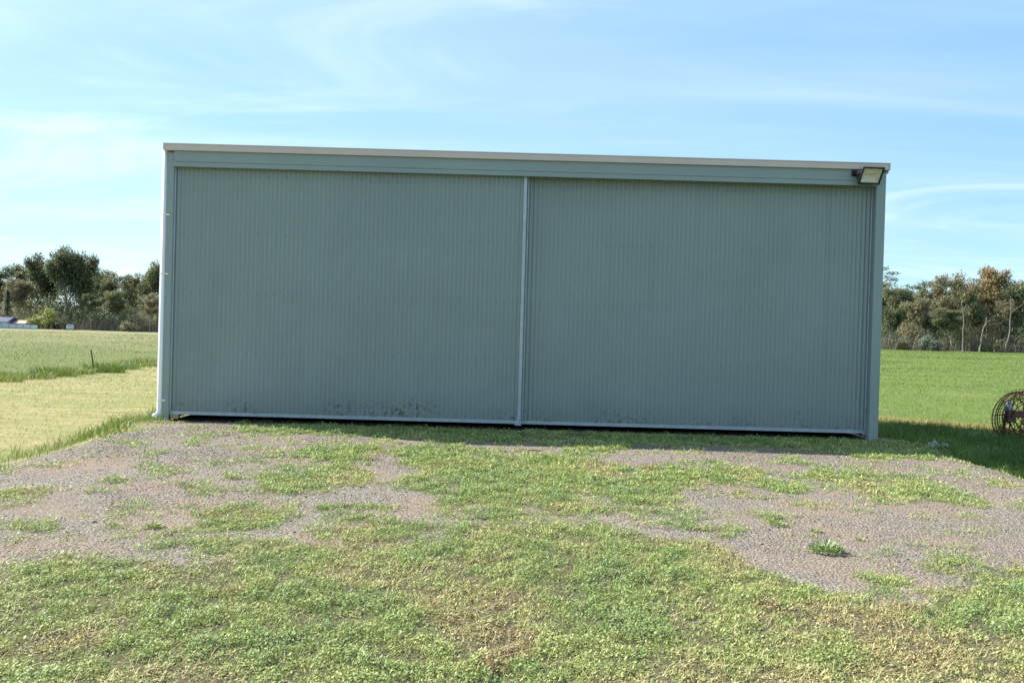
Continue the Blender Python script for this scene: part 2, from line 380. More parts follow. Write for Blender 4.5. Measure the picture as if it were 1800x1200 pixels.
def make_door(x0, x1, yf, zb, zt, label, seed, stiles, brackets):
    d = empty('sliding_door', (x0, yf, zb)); S(d); d['label'] = label
    def D(o): o.parent = d; o.matrix_parent_inverse = Matrix.Translation((-x0, -yf, -zb)); return o
    n = 8; w = (x1 - x0) / n
    for k in range(n):
        a = x0 + k * w; b = a + w
        if k == n - 1: b = x1
        nc = round(w / .0762)
        U, Dp, Z, F = corr(0, b - a, nc, zb + .05, zt, 8, .012, 8, .0035, 0, seed + k)
        Vv = np.stack([a + U, yf + .012 - Dp - .0018 * (k % 2), Z], 1)
        D(link('corrugated_sheet', np_mesh('corrugated_sheet', Vv, F, None, True), M['sheet']))
    # screws along the girts
    m = MB()
    for zz in (zb + .09, zb + 1.05, zb + 2.0, zb + 3.0, zt - .2):
        for k in range(int((x1 - x0) / .1524)):
            xx = x0 + .04 + k * .1524 + random.uniform(-.004, .004)
            m.tube([(xx, yf + .006, zz + random.uniform(-.006, .006)), (xx, yf - .003, zz)], [.0075, .005], 5)
    so = D(m.build('screw', M['screw'])); so['kind'] = 'stuff'
    m = MB(); m.extrude_x([(yf - .022, zb + .052), (yf - .022, zb), (yf + .045, zb), (yf + .045, zb + .052), (yf + .030, zb + .052)], x0, x1)
    D(m.build('bottom_rail', M['galv']))
    for sx, wd in stiles:
        m = MB().box((sx, yf - .004, (zb + zt) / 2 + .03), (wd, .05, zt - zb - .05), None, .006); D(m.build('stile', M['galv']))
    for bx, kind in brackets:
        m = MB(); m.box((bx, yf - .034, zb + .012), (.11, .014, .075), None, .003)
        m.box((bx + (.03 if kind else 0), yf - .034, zb + .085), (.045, .013, .09), None, .003)
        m.tube([(bx - .03, yf - .041, zb + .012), (bx - .03, yf - .052, zb + .012)], .011, 6); m.tube([(bx + .03, yf - .041, zb + .012), (bx + .03, yf - .052, zb + .012)], .011, 6)
        D(m.build('guide_bracket', M['galv']))
    m = MB().box((x0 + (x1 - x0) / 2, yf + .06, zt - .03), (x1 - x0, .04, .05)); D(m.build('top_rail', M['galv']))
    return d
make_door(-5.655, .185, 13.665, .07, 4.22, 'left-hand door leaf, hung in front of the other', 0, [(-5.63, .05), (.152, .058)], [(.135, 0)])
make_door(.10, 5.955, 13.765, .06, 4.22, 'right-hand door leaf, set back behind the other', 40, [(.205, .03), (5.925, .045)], [(5.915, 1)])
# latch plates on the meeting stile
m = MB().box((.150, 13.632, 2.10), (.05, .012, .06), None, .003); S(m.build('latch_plate', M['galv']))
m = MB().box((-5.63, 13.632, 1.12), (.045, .012, .16), None, .003); m.tube([(-5.63, 13.626, 1.17), (-5.63, 13.612, 1.17)], .012, 8); S(m.build('latch_plate', M['galv']))

m = MB()                               # header flashing with a crease, covers the door track
m.extrude_x([(13.600, 4.395), (13.560, 4.395), (13.560, 4.222), (13.567, 4.214), (13.556, 4.206), (13.556, 4.138), (13.64, 4.138), (13.64, 4.150), (13.600, 4.150)], SX0 + .115, SX1 - .16)
S(m.build('header_flashing', M['trim']))
m = MB().box((CX, 13.79, 4.27), (SX1 - SX0 - .3, .12, .10)); S(m.build('door_track', M['dark_steel']))
for x0, x1, nm in ((SX0, SX0 + .105, 0), (SX1 - .155, SX1, 1)):
    m = MB(); c = (x0 + x1) / 2
    m.box((c, 13.655, 2.17), (x1 - x0, .11, 4.42), None, .006)
    S(m.build('corner_flashing', M['trim']))
m = MB()                               # square gutter with a rolled lip
prof = [(13.600, 4.40), (13.525, 4.392), (13.518, 4.398), (13.518, 4.490), (13.508, 4.494), (13.508, 4.506), (13.524, 4.506), (13.524, 4.400), (13.596, 4.408), (13.596, 4.502), (13.602, 4.502)]
m.extrude_x(prof, SX0 - .04, SX1 + .015)
g = S(m.build('gutter', M['gutter']))
for x in (SX0 - .042, SX1 + .017):
    m = MB().box((x, 13.556, 4.449), (.006, .10, .118), None, .002); c_ = m.build('end_cap', M['gutter']); c_.parent = g
    c_.matrix_parent_inverse = Matrix.Identity(4)
m = MB().box((.13, 13.515, 4.449), (.05, .004, .096)); c_ = m.build('joiner', M['gutter']); c_.parent = g
m = MB().extrude_x([(13.60, 4.498), (13.606, 4.498), (13.606, 4.39), (13.60, 4.39)], SX0, SX1); S(m.build('fascia_board', M['trim']))
# roof: single slope rising to the back
U, Dp, Z, F = corr(SX0 - .02, SX1 + .02, 156, 0, 1, 2, .008, 4, 0)
Yr = 13.59 + Z * (SY1 - 13.59 + .12); Zr = 4.455 + Z * 1.10 + Dp
S(link('roof', np_mesh('roof', np.stack([U, Yr, Zr], 1), F, None, True), M['zinc_roof']))
for x, sg in ((SX0, 1), (SX1, -1)):      # side walls
    n = 17; w = (SY1 - SY0 - .11) / n
    for k in range(n):
        a = SY0 + .11 + k * w
        U, Dp, Z, F = corr(a, a + w + .01, 8, 0, 1, 2, .008, 6, 0)
        top = 4.43 + (U - 13.57) / (SY1 - 13.57) * 1.10
        Vv = np.stack([x + sg * (.012 - Dp - .001 * (k % 2)), U, -.03 + Z * (top + .03)], 1)
        o = S(link('wall_sheet', np_mesh('wall_sheet', Vv, F, None, True), M['sheet']))
    m = MB(); a = Vector((x - sg * .02, 13.62, 4.425)); b = Vector((x - sg * .02, SY1 + .12, 5.515)); ang = math.atan2(1.09, SY1 + .12 - 13.62)
    m.box((a + b) / 2, (.05, (b - a).length, .14), Matrix.Rotation(ang, 3, 'X'), .006); S(m.build('verge_flashing', M['trim']))
U, Dp, Z, F = corr(SX0, SX1, 155, -.03, 5.50, 2, .008, 4, 0)
S(link('back_wall', np_mesh('back_wall', np.stack([U, SY1 - Dp, Z], 1), F, None, True), M['sheet']))
m = MB().box((CX, (SY0 + SY1) / 2 + .35, -.10), (SX1 - SX0 - .1, SY1 - SY0 - .75, .10)); S(m.build('floor_slab', M['concrete']))
# downpipe on the left corner, shoe kicked out at the foot
px, py = SX0 - .058, 13.64
m = MB(); m.tube([(px, py, 4.40), (px, py, .13), (px - .012, py - .012, .075), (px - .05, py - .04, .03)], .045, 16)
dp = S(m.build('downpipe', M['pvc'], smooth=True))
m = MB(); m.tube([(px - .035, py - .03, .055), (px - .062, py - .05, .012)], [.053, .056], 16); c_ = m.build('pipe_shoe', M['pvc'], smooth=True); c_.parent = dp
for zz in (3.35, 2.38, .30):
    m = MB(); m.tube([(px, py, zz - .012), (px, py, zz + .012)], .048, 16); m.box((px + .075, py - .044, zz), (.06, .004, .022)); m.tube([(px + .085, py - .046, zz), (px + .085, py - .053, zz)], .006, 6)
    c_ = m.build('pipe_clip', M['pvc']); c_.parent = dp
# timber chock under the left end of the door
tb = MB().box((-5.55, 13.69, .03), (.13, .12, .07), Matrix.Rotation(.15, 3, 'Z'), .006).build('timber_chock', M['timber'])
tag(tb, 'small weathered timber block wedged under the left end of the shed door', 'block')

# ------------------------------------------------------------------ floodlight
fl = empty('floodlight', (5.71, 13.545, 4.31))
tag(fl, 'black floodlight with pale glass on the right end of the shed header', 'light')
Rf = Matrix.Rotation(R(1), 3, 'Z') @ Matrix.Rotation(R(38), 3, 'X')       # turned right and tipped down; face looks along -Y
def FP(m, name, mat, parent=fl, smooth=False):
    o = m.build(name, mat, parent, smooth=smooth); return o
hc = Vector((.015, -.17, -.045))
def fbox(m, c, d, b=0): return m.box(hc + Rf @ Vector(c), d, Rf, b)
w, h = .325, .28
m = MB(); fbox(m, (0, 0, h / 2), (w + .03, .035, .024), .004); fbox(m, (0, 0, -h / 2), (w + .03, .035, .024), .004)
fbox(m, (-w / 2, 0, 0), (.024, .035, h - .02), .004); fbox(m, (w / 2, 0, 0), (.024, .035, h - .02), .004)
FP(m, 'front_frame', M['black'])
m = MB(); V8 = []
for (yy, k) in ((.018, 1.0), (.10, .72)):
    for sx, sz in ((-1, -1), (1, -1), (1, 1), (-1, 1)): V8.append(hc + Rf @ Vector((sx * w / 2 * k, yy, sz * h / 2 * k)))
m.add(V8, [(4, 5, 6, 7), (0, 4, 7, 3), (1, 2, 6, 5), (3, 7, 6, 2), (0, 1, 5, 4)]); FP(m, 'housing', M['black'])
refl = simple('lamp_reflector', (.95, .95, .90), .35, .0, .05, 4)
m = MB(); V8 = []
for (yy, k) in ((.004, .95), (.07, .62)):
    for sx, sz in ((-1, -1), (1, -1), (1, 1), (-1, 1)): V8.append(hc + Rf @ Vector((sx * w / 2 * k, yy, sz * h / 2 * k)))
m.add(V8, [(4, 5, 6, 7), (0, 4, 7, 3), (1, 2, 6, 5), (3, 7, 6, 2), (0, 1, 5, 4)]); rf = FP(m, 'reflector', refl)
m = MB(); m.tube([hc + Rf @ Vector((-.09, .045, 0)), hc + Rf @ Vector((.09, .045, 0))], .008, 8)
FP(m, 'lamp_tube', simple('lamp_tube', (.8, .8, .76), .2, 0, .02, 4), rf)
gl = NT('lamp_glass', .12, .5); gl.b.inputs['Transmission Weight'].default_value = 1.0; gl.b.inputs['IOR'].default_value = 1.15; gl.color((1, 1, 1))
m = MB(); fbox(m, (0, -.006, 0), (w - .02, .004, h - .02)); FP(m, 'glass', gl.m)
m = MB(); a = hc + Rf @ Vector((-w / 2 - .03, .05, 0))
fbox(m, (-w / 2 - .022, .055, 0), (.008, .05, .20), .002)
m.tube([a, (-.19, -.05, .02), (-.19, .012, .02)], .012, 8); m.box((-.19, .008, .02), (.09, .014, .10), None, .004)
m.tube([a - Vector((.012, 0, 0)), a + Vector((.03, 0, 0))], .022, 10)
FP(m, 'mount_bracket', M['black'])
m = MB(); m.box((-.16, -.055, -.005), (.055, .06, .05), None, .008); FP(m, 'sensor_head', M['black'])

# ------------------------------------------------------------------ ground cover geometry
def leaves(P, az, el, L, W, fold=.25, hue=None, rnd=None, droop=0.0):
    n = len(P); d = np.stack([np.cos(az) * np.cos(el), np.sin(az) * np.cos(el), np.sin(el)], 1)
    s = np.stack([-np.sin(az), np.cos(az), np.zeros(n)], 1); u = np.cross(d, s)
    L = L[:, None]; W = W[:, None]
    a = P; b = P + d * L * .52 + s * W * .5 - u * W * fold; c = P + d * L * .52 - s * W * .5 - u * W * fold
    e = P + d * L; e[:, 2] -= (L[:, 0] * droop)
    V = np.stack([a, b, c, e], 1).reshape(-1, 3); i = np.arange(n)[:, None] * 4
    F = np.concatenate([i + np.array([[0, 2, 3]]), i + np.array([[0, 3, 1]])])
    return V, F, dict(hue=np.repeat(hue, 4), rnd=np.repeat(rnd, 4))
def blades(P, az, lean, L, W, hue, rnd, bend=.5):
    n = len(P); d = np.stack([np.cos(az), np.sin(az), np.zeros(n)], 1); fa = rng.uniform(0, 6.283, n)
    s = np.stack([np.cos(fa), np.sin(fa), np.zeros(n)], 1); z = np.array([[0, 0, 1.0]])
    L = L[:, None]; W = W[:, None]; le = lean[:, None]
    m1 = P + d * L * le * .35 + z * L * .55 * np.sqrt(np.clip(1 - le ** 2, .05, 1)); t1 = P + d * L * le * (1 + bend * .3) + z * L * np.sqrt(np.clip(1 - le ** 2, .05, 1)) * (1 - bend * .25)
    V = np.stack([P - s * W * .5, P + s * W * .5, m1 - s * W * .38, m1 + s * W * .38, t1], 1).reshape(-1, 3); i = np.arange(n)[:, None] * 5
    F = np.concatenate([i + np.array([[0, 1, 3]]), i + np.array([[0, 3, 2]]), i + np.array([[2, 3, 4]])])
    return V, F, dict(hue=np.repeat(hue, 5), rnd=np.repeat(rnd, 5))
def join(parts):
    Vs, Fs, A = [], [], {}; b = 0
    for V, F, at in parts:
        Vs.append(V); Fs.append(F + b); b += len(V)
        for k, v in at.items(): A.setdefault(k, []).append(v)
    return np.concatenate(Vs), np.concatenate(Fs), {k: np.concatenate(v) for k, v in A.items()}

GREENS = [(0.0, (.24, .15, .075)), (.07, (.46, .36, .195)), (.22, (.45, .43, .185)), (.5, (.35, .40, .135)), (.8, (.225, .31, .10)), (1.0, (.28, .36, .19))]
M['weed'] = leaf_mat('weed_leaves', GREENS, .5, .16, .5, .3)
M['grass'] = leaf_mat('field_grass', [(0, (.44, .36, .18)), (.3, (.30, .305, .10)), (.6, (.155, .21, .05)), (1, (.075, .13, .028))], .5, .28, .3, .4)

def in_view(x, y, pad=1.5): return np.abs(x) < (.64 * y + pad)
# --- low weeds and mown grass on the pad
def scatter(n, x0, x1, y0, y1, pw=1.0):
    y = y0 + (y1 - y0) * rng.random(n) ** pw; x = rng.uniform(x0, x1, n); k = in_view(x, y); return x[k], y[k]
x, y = scatter(2700000, -7, 7.4, 2.4, 13.75, 1.25)
k = rng.random(len(x)) < turf(x, y) * padmask(x, y) * (1.05 - .02 * y) ; x, y = x[k], y[k]
tuft = vnoise(x, y, .11, 51, 2); big_ = vnoise(x, y, .7, 52, 3); dry = sstep(.52, .72, vnoise(x, y, .55, 53, 3) + .06 * (1 - sstep(4, 7.5, y)))
k = rng.random(len(x)) < .22 + 1.3 * sstep(.3, .68, tuft); x, y, tuft, big_, dry = x[k], y[k], tuft[k], big_[k], dry[k]
n = len(x); zg = height(x, y); clump = vnoise(x, y, .24, 57, 2); brown = sstep(.73, .80, vnoise(x, y, .42, 58, 3)); far = np.clip(y / 9, .72, 1.12)
hgt = (.004 + .15 * tuft ** 2.6 * (0.2 + .5 * big_ + .9 * clump ** 2)) * (1 - .45 * dry) * rng.random(n)
hue = np.clip(.60 - .07 * sstep(6.5, 3.5, y) + .35 * (big_ - .5) + rng.normal(0, .12, n) - dry * .36 * rng.uniform(0, 1.5, n) + .22 * (rng.random(n) < .12) + .55 * (clump - .5), .08, 1)
hue = np.where(rng.random(n) < brown * .75, rng.uniform(0, .10, n), hue)
kind = rng.random(n)
isl = kind < .54
P = np.stack([x, y, zg + hgt], 1)
c = isl; m_ = c.sum()
A = leaves(P[c], rng.uniform(0, 6.283, m_), rng.normal(.25, .45, m_), rng.uniform(.015, .042, m_) * far[c], rng.uniform(.008, .019, m_) * far[c], .22, hue[c], rng.random(m_))
c = ~isl; m_ = c.sum(); Pb = P[c].copy(); Pb[:, 2] = zg[c] - .004
B = blades(Pb, rng.uniform(0, 6.283, m_), rng.uniform(.2, .92, m_), rng.uniform(.025, .080, m_) * (1 - .3 * dry[c]), rng.uniform(.0022, .0046, m_) * far[c], np.clip(hue[c] - .08, 0, 1), rng.random(m_))
# pale cut stalks lying on top
xs, ys = scatter(30000, -5, 5, 2.6, 8.5, 1.2); kk = rng.random(len(xs)) < turf(xs, ys) * sstep(.42, .65, vnoise(xs, ys, .55, 53, 3)); xs, ys = xs[kk], ys[kk]; m_ = len(xs)
C = blades(np.stack([xs, ys, height(xs, ys) + rng.uniform(.005, .03, m_)], 1), rng.normal(.4, 1.1, m_), rng.uniform(.93, .995, m_), rng.uniform(.05, .17, m_), rng.uniform(.002, .004, m_), rng.uniform(0, .16, m_), rng.uniform(.3, 1, m_), .1)
V, F, at = join([A, B, C])
tag(link('weed_cover', np_mesh('weed_cover', V, F, at), M['weed']), 'low green weeds and cut grass growing over the gravel pad', 'weeds', kind='stuff')
NW = len(F)

# --- loose stones on the bare gravel
x, y = scatter(150000, -6.2, 6.8, 2.8, 13.5, 1.1)
k = rng.random(len(x)) < padmask(x, y) * (1 - turf(x, y)) ** 2 * (.15 + .85 * sstep(.38, .62, vnoise(x, y, 1.1, 71, 3))); x, y = x[k][:52000], y[k][:52000]; n = len(x)
base = np.array([[1, 0, 0], [-1, 0, 0], [0, 1, 0], [0, -1, 0], [0, 0, 1], [0, 0, -1]], float)
of = np.array([[0, 2, 4], [2, 1, 4], [1, 3, 4], [3, 0, 4], [2, 0, 5], [1, 2, 5], [3, 1, 5], [0, 3, 5]])
s = (rng.lognormal(-5.2, .34, n) * np.clip(y / 9, .8, 1.25))[:, None, None]
V = base[None] * s * rng.uniform(.6, 1.35, (n, 6, 1)); a = rng.uniform(0, 6.283, n); ca, sa = np.cos(a)[:, None], np.sin(a)[:, None]
V = np.stack([V[..., 0] * ca - V[..., 1] * sa, V[..., 0] * sa + V[..., 1] * ca, V[..., 2] * .7 + V[..., 0] * .2], 2) + np.stack([x, y, height(x, y) + s[:, 0, 0] * .25], 1)[:, None]
F = (np.arange(n)[:, None, None] * 6 + of[None]).reshape(-1, 3)
t = NT('gravel_stone', .8, .3); c = t.ramp(t.attr('rnd'), [(0, (.105, .09, .078)), (.4, (.205, .175, .148)), (.75, (.295, .248, .208)), (.92, (.29, .20, .14)), (1, (.46, .43, .40))]); t.color(c)
tag(link('gravel_stones', np_mesh('gravel_stones', V.reshape(-1, 3), F, dict(rnd=np.repeat(rng.random(n), 6))), t.m), 'loose grey crushed stones scattered over the bare pad', 'gravel', kind='stuff')

# --- a few larger stones
x, y = scatter(9000, -6, 6.4, 3, 13.2, 1.0); k = rng.random(len(x)) < padmask(x, y) * (1 - turf(x, y)) * .45; x, y = x[k], y[k]; n = len(x)
s = rng.lognormal(-4.75, .35, n)[:, None, None]; V = base[None] * s * rng.uniform(.6, 1.35, (n, 6, 1)); V[..., 2] *= .6
V = V + np.stack([x, y, height(x, y) + s[:, 0, 0] * .2], 1)[:, None]; F = (np.arange(n)[:, None, None] * 6 + of[None]).reshape(-1, 3)
tag(link('gravel_cobbles', np_mesh('gravel_cobbles', V.reshape(-1, 3), F, dict(rnd=np.repeat(rng.random(n), 6))), t.m), 'larger loose stones lying among the gravel of the pad', 'gravel', kind='stuff')

# --- rank grass: along the shed foot, on the bank by the downpipe, along the right wall, coloured darker over the shed's shadow
parts = []
def rank(n, xa, xb, ya, yb, dens, L0, L1, hue0, W=(.004, .008), zoff=0):
    x = rng.uniform(xa, xb, n); y = rng.uniform(ya, yb, n); k = rng.random(n) < dens(x, y); x, y = x[k], y[k]; m = len(x)
    cl = .55 + .9 * vnoise(x, y, .3, 81, 2)
    parts.append(blades(np.stack([x, y, height(x, y) - .01 + zoff], 1), rng.uniform(0, 6.283, m), rng.uniform(.1, .8, m), rng.uniform(L0, L1, m) * cl, rng.uniform(*W, m), np.clip(rng.normal(hue0, .14, m), 0, 1), rng.random(m), .7))
rank(9000, -4.4, 6.3, 12.2, 13.35, lambda x, y: sstep(-4.4, -3.0, x) * (.2 + .8 * sstep(.35, .6, vnoise(x, y, .6, 84, 2))), .05, .13, .72)
rank(5200, -8.2, -5.75, 11.6, 16.5, lambda x, y: sstep(.3, .55, vnoise(x, y, .8, 85, 2)) * sstep(-8.2, -6.6, x), .12, .34, .62, (.006, .012))
rank(3200, -7.0, -5.4, 8.4, 12.0, lambda x, y: sstep(.42, .62, vnoise(x, y, .7, 86, 2)), .05, .18, .6, (.005, .010))
rank(9000, 6.2, 8.6, 11.5, 24, lambda x, y: sstep(8.6, 6.6, x) * sstep(.25, .5, vnoise(x, y, .7, 87, 2)), .12, .40, .75, (.006, .012))
rank(6000, 6.6, 9.5, 8, 14, lambda x, y: .5 + 0 * x, .06, .16, .85, (.005, .010))
rank(60000, 6.6, 14.5, 9, 22.5, lambda x, y: (.25 + .75 * sstep(.3, .6, vnoise(x, y, 1.1, 88, 3))) * (y + .42 * (x - 6.1) < 24.3), .10, .30, .95, (.007, .013))  # darker blades fill the shed's cast shadow outline, deepening its shade by colour
V, F, at = join(parts); M['rank'] = M['grass']
tag(link('rank_grass', np_mesh('rank_grass', V, F, at), M['grass']), 'long unmown grass tufts around the foot of the shed and its banks, coloured darker within the shed shadow', 'grass', kind='stuff')

# --- mown hay ground on the left
parts = []
x = rng.uniform(-18, -5.2, 62000); y = 8 + 40 * rng.random(62000) ** 1.6; k = (np.abs(x) < .66 * y + 1) & (padmask(x, y) < .4) & (x > -.46 * y + -9); x, y = x[k], y[k]; m = len(x)
h_ = vnoise(x * .3 - y * .1, y, .9, 95, 3)
parts.append(blades(np.stack([x, y, height(x, y)], 1), rng.normal(.3, .9, m), rng.uniform(.55, .97, m), rng.uniform(.04, .10, m), rng.uniform(.005, .009, m) * np.clip(y / 14, .8, 2.2), np.clip(-.12 + 1.15 * (h_ - .25) + rng.normal(0, .10, m), 0, 1), rng.random(m), .3))
V, F, at = join(parts)
tag(link('mown_grass', np_mesh('mown_grass', V, F, at), M['grass']), 'yellowing freshly mown grass left of the shed', 'grass', kind='stuff')
# --- uncut pasture behind it
parts = []
x = rng.uniform(-62, -16.8, 60000); y = 22 + 75 * rng.random(60000) ** 1.4; k = (np.abs(x) < .66 * y + 2) & (x < MOWX + .5) & (np.abs(x) > .38 * y); x, y = x[k], y[k]; m = len(x)
h_ = vnoise(x, y, 3.5, 97, 3)
parts.append(blades(np.stack([x, y, height(x, y)], 1), rng.uniform(0, 6.283, m), rng.uniform(.2, .8, m), rng.uniform(.07, .20, m) * (.5 + h_), .006 * np.clip(y / 16, 1.2, 5) * rng.uniform(.6, 1.3, m), np.clip(.50 + .9 * (h_ - .5) - .25 * sstep(45, 85, y) + rng.normal(0, .12, m), 0, 1), rng.random(m), .5))
V, F, at = join(parts)
tag(link('uncut_pasture', np_mesh('uncut_pasture', V, F, at), M['grass']), 'uncut olive pasture grass between mown ground and the left trees', 'grass', kind='stuff')
# --- green field on the right
parts = []
x = rng.uniform(6.8, 75, 330000); y = 9 + 100 * rng.random(330000) ** 1.7; k = (x < .66 * y + 2) & (x > .33 * y) & (padmask(x, y) < .5); x, y = x[k], y[k]; m = len(x)
h_ = vnoise(x, y, 2.0, 99, 3) * .6 + vnoise(x * .35, y, 2.6, 100, 2) * .4; rd = np.exp(-(((x - 11.5) * .62 + (y - 23.5) * .78) / .6) ** 2) * (y > 19)
isr = rng.random(m) < rd * .7
parts.append(blades(np.stack([x, y, height(x, y)], 1), rng.uniform(0, 6.283, m), rng.uniform(.2, .85, m), rng.uniform(.05, .12, m) * (.6 + .8 * h_), .006 * np.clip(y / 14, 1, 5) * rng.uniform(.6, 1.3, m), np.where(isr, rng.uniform(0, .1, m), np.clip(.58 + 1.1 * (h_ - .5) + rng.normal(0, .1, m), 0, 1)), rng.random(m), .5))
V, F, at = join(parts)
tag(link('green_field_grass', np_mesh('green_field_grass', V, F, at), M['grass']), 'bright green field grass right of the shed', 'grass', kind='stuff')

# ------------------------------------------------------------------ single weed plants standing on bare gravel
def weed_plant(x, y, r, h, label, seed, hue0=.75, n=70):
    g = np.random.default_rng(seed); a = g.uniform(0, 6.283, n); q = r * np.sqrt(g.random(n)) * .6
    P = np.stack([np.cos(a) * q, np.sin(a) * q * .8, h * .5 * g.random(n) * (1 - q / r)], 1)
    V, F, at = leaves(P, a + g.normal(0, .5, n), g.uniform(.1, 1.1, n), g.uniform(.35, .8, n) * max(r, h) * .55, g.uniform(.008, .017, n), .2, np.clip(g.normal(hue0, .12, n), 0, 1), g.random(n), .12)
    root = empty('weed_plant', (x, y, float(height(x, y)) - .004)); tag(root, label, 'weed', 'single weeds on the bare gravel')
    link('foliage', np_mesh('foliage', V, F, at), M['weed'], root)
    m = MB()
    for k in range(5):
        b = g.uniform(0, 6.283); m.tube([(0, 0, -.01), (math.cos(b) * r * .3, math.sin(b) * r * .3, h * .35), (math.cos(b) * r * .6, math.sin(b) * r * .6, h * .5)], [.003, .0025, .0015], 4)
    m.build('stem', M['weed_stem'], root)
M['weed_stem'] = simple('weed_stem', (.16, .20, .07), .6)
weed_plant(2.47, 6.36, .19, .13, 'tallest dark green weed tuft standing alone on the right-hand gravel', 1, .85, 300)
weed_plant(2.36, 7.16, .12, .06, 'flat pale weed on gravel just behind the lone tall tuft', 2, .6, 80)
weed_plant(2.62, 6.98, .09, .05, 'small weed on gravel right behind the lone tall tuft', 3, .62, 50)
weed_plant(3.42, 5.30, .10, .05, 'small weed rosette in the bare notch of the right turf edge', 4, .65, 60)
weed_plant(-2.81, 6.56, .13, .06, 'pale weed alone on the left gravel near the turf edge', 5, .55, 80)
weed_plant(-3.15, 8.13, .14, .06, 'round weed mat in the middle of the left gravel', 6, .6, 90)
weed_plant(-4.0, 8.4, .15, .06, 'yellow-green weed mat near the left bank of the pad', 7, .45, 90)
weed_plant(2.9, 6.75, .07, .04, 'tiny weed seedling on gravel right of the lone tall tuft', 8, .6, 36)

# ------------------------------------------------------------------ tussocks along the mowing edge
def tussock(x, y, r, h, label, seed, hue0):
    g = np.random.default_rng(seed); n = 420
    a = g.uniform(0, 6.283, n); q = r * np.sqrt(g.random(n))
    P = np.stack([np.cos(a) * q * 1.5, np.sin(a) * q, np.zeros(n)], 1)
    V, F, at = blades(P, a + g.normal(0, .4, n), g.uniform(.1, .75, n), g.uniform(.5, 1, n) * h, g.uniform(.012, .025, n), np.clip(g.normal(hue0, .1, n), 0, 1), g.random(n), .7)
    o = link('grass_tussock', np_mesh('grass_tussock', V, F, at), M['grass'], None, (x, y, float(height(x, y)) - .02))
    tag(o, label, 'tussock', 'tussocks along the mowing edge')
TU = [(-17.45, 28.1, .55, .42, 'tussock at the left picture edge beside the mown ground'),
      (-17.5, 29.8, .7, .45, 'wide low tussock second from the left picture edge'),
      (-17.4, 31.6, .6, .62, 'bright tall tussock between the wide low one and the rusty post'),
      (-17.6, 33.2, .6, .45, 'tussock just left of the rusty post'),
      (-17.0, 34.6, .55, .72, 'darkest tallest tussock right beside the rusty post'),
      (-17.7, 37.2, .7, .5, 'tussock right of the rusty post on the mowing edge'),
      (-17.9, 39.8, .8, .55, 'tussock halfway from the rusty post to the downpipe'),
      (-18.2, 42.6, .8, .5, 'tussock nearest the downpipe in view on the mowing edge')]
for k, (x, y, r, h, lb) in enumerate(TU): tussock(x, y, r, h, lb, 200 + k, .48 + .06 * (k % 3) + (.15 if k == 4 else 0))

# ------------------------------------------------------------------ rusty post
pz = float(height(-17.5, 34.7))
post = MB()
for r_ in (0, 120, 240):
    post.box((0, 0, 0), (.004, .004, .01))
post = MB(); top = Vector((-.17, 0, .92)); 
for a in (30, 150, 270):
    d = Vector((math.cos(R(a)), math.sin(R(a)), 0)) * .03
    for q in (0,):
        s = Vector((-d.y, d.x, 0)).normalized() * .005
        b = [Vector((0, 0, -.1)) - s, Vector((0, 0, -.1)) + s, d + Vector((0, 0, -.1)) + s, d + Vector((0, 0, -.1)) - s]
        tp = [p + top + Vector((0, 0, .1)) for p in b]
        post.add(b + tp, [(0, 1, 2, 3), (4, 7, 6, 5), (0, 4, 5, 1), (1, 5, 6, 2), (2, 6, 7, 3), (3, 7, 4, 0)])
po = post.build('fence_post', M['rust'], None, (-17.5, 34.7, pz)); tag(po, 'rusty steel picket leaning in the long grass left of the shed', 'post')

# ------------------------------------------------------------------ wheel rake on the right
rk = empty('hay_rake', (11.85, 19.5, float(height(11.85, 19.5))))
tag(rk, 'rusty finger-wheel hay rake at the right picture edge, half in the shed shadow', 'farm machine')
M['maroon'] = simple('faded_maroon_paint', (.075, .025, .022), .6, 0, .35, 9)
M['greymetal'] = simple('worn_grey_metal', (.30, .31, .33), .45, .3, .15, 6)
def rake_wheel(loc, yaw, rad=.56):
    w_ = empty('rake_wheel', loc, yaw, rk); w_.rotation_euler = (R(8), 0, yaw)
    m = MB(); ring = [(math.cos(2 * math.pi * k / 36) * rad, 0, math.sin(2 * math.pi * k / 36) * rad) for k in range(37)]; m.tube(ring, .013, 6, False)
    ring2 = [(p[0] * .72, .02, p[2] * .72) for p in ring]; m.tube(ring2, .009, 6, False); m.build('rim', M['rust'], w_)
    m = MB()
    for k in range(8):
        a = 2 * math.pi * k / 8; m.tube([(math.cos(a) * .06, .05, math.sin(a) * .06), (math.cos(a) * rad, 0, math.sin(a) * rad)], .008, 5)
    m.build('spoke', M['rust'], w_)
    m = MB()
    for k in range(36):
        a = 2 * math.pi * k / 36; b = a + .16
        m.tube([(math.cos(a) * rad * .72, .02, math.sin(a) * rad * .72), (math.cos(a + .04) * rad, .0, math.sin(a + .04) * rad), (math.cos(b) * rad * 1.2, -.07, math.sin(b) * rad * 1.2)], [.005, .005, .003], 4)
    m.build('tine', M['rust'], w_)
    m = MB().tube([(0, -.05, 0), (0, .10, 0)], [.07, .055], 12); m.build('hub', M['maroon'], w_)
for k, (dx, dy, yw) in enumerate(((0, 0, 14), (.08, .10, 20), (.24, .20, 14), (.46, .30, 9), (.72, .5, 14), (1.3, .95, 14))): rake_wheel((dx, dy, .57), R(yw))
m = MB(); m.box((1.25, .42, .60), (2.6, .14, .16), Matrix.Rotation(R(18), 3, 'Z'), .01); m.build('beam', M['maroon'], rk)
m = MB(); m.box((-.02, .03, .55), (.34, .10, .30), Matrix.Rotation(R(30), 3, 'Z'), .02); m.build('gear_plate', M['maroon'], rk)
for dx, dy in ((-.1, .1), (1.7, .7)): MB().tube([(dx, dy, .6), (dx - .03, dy, .02)], .03, 8).build('stand', M['rust'], rk)
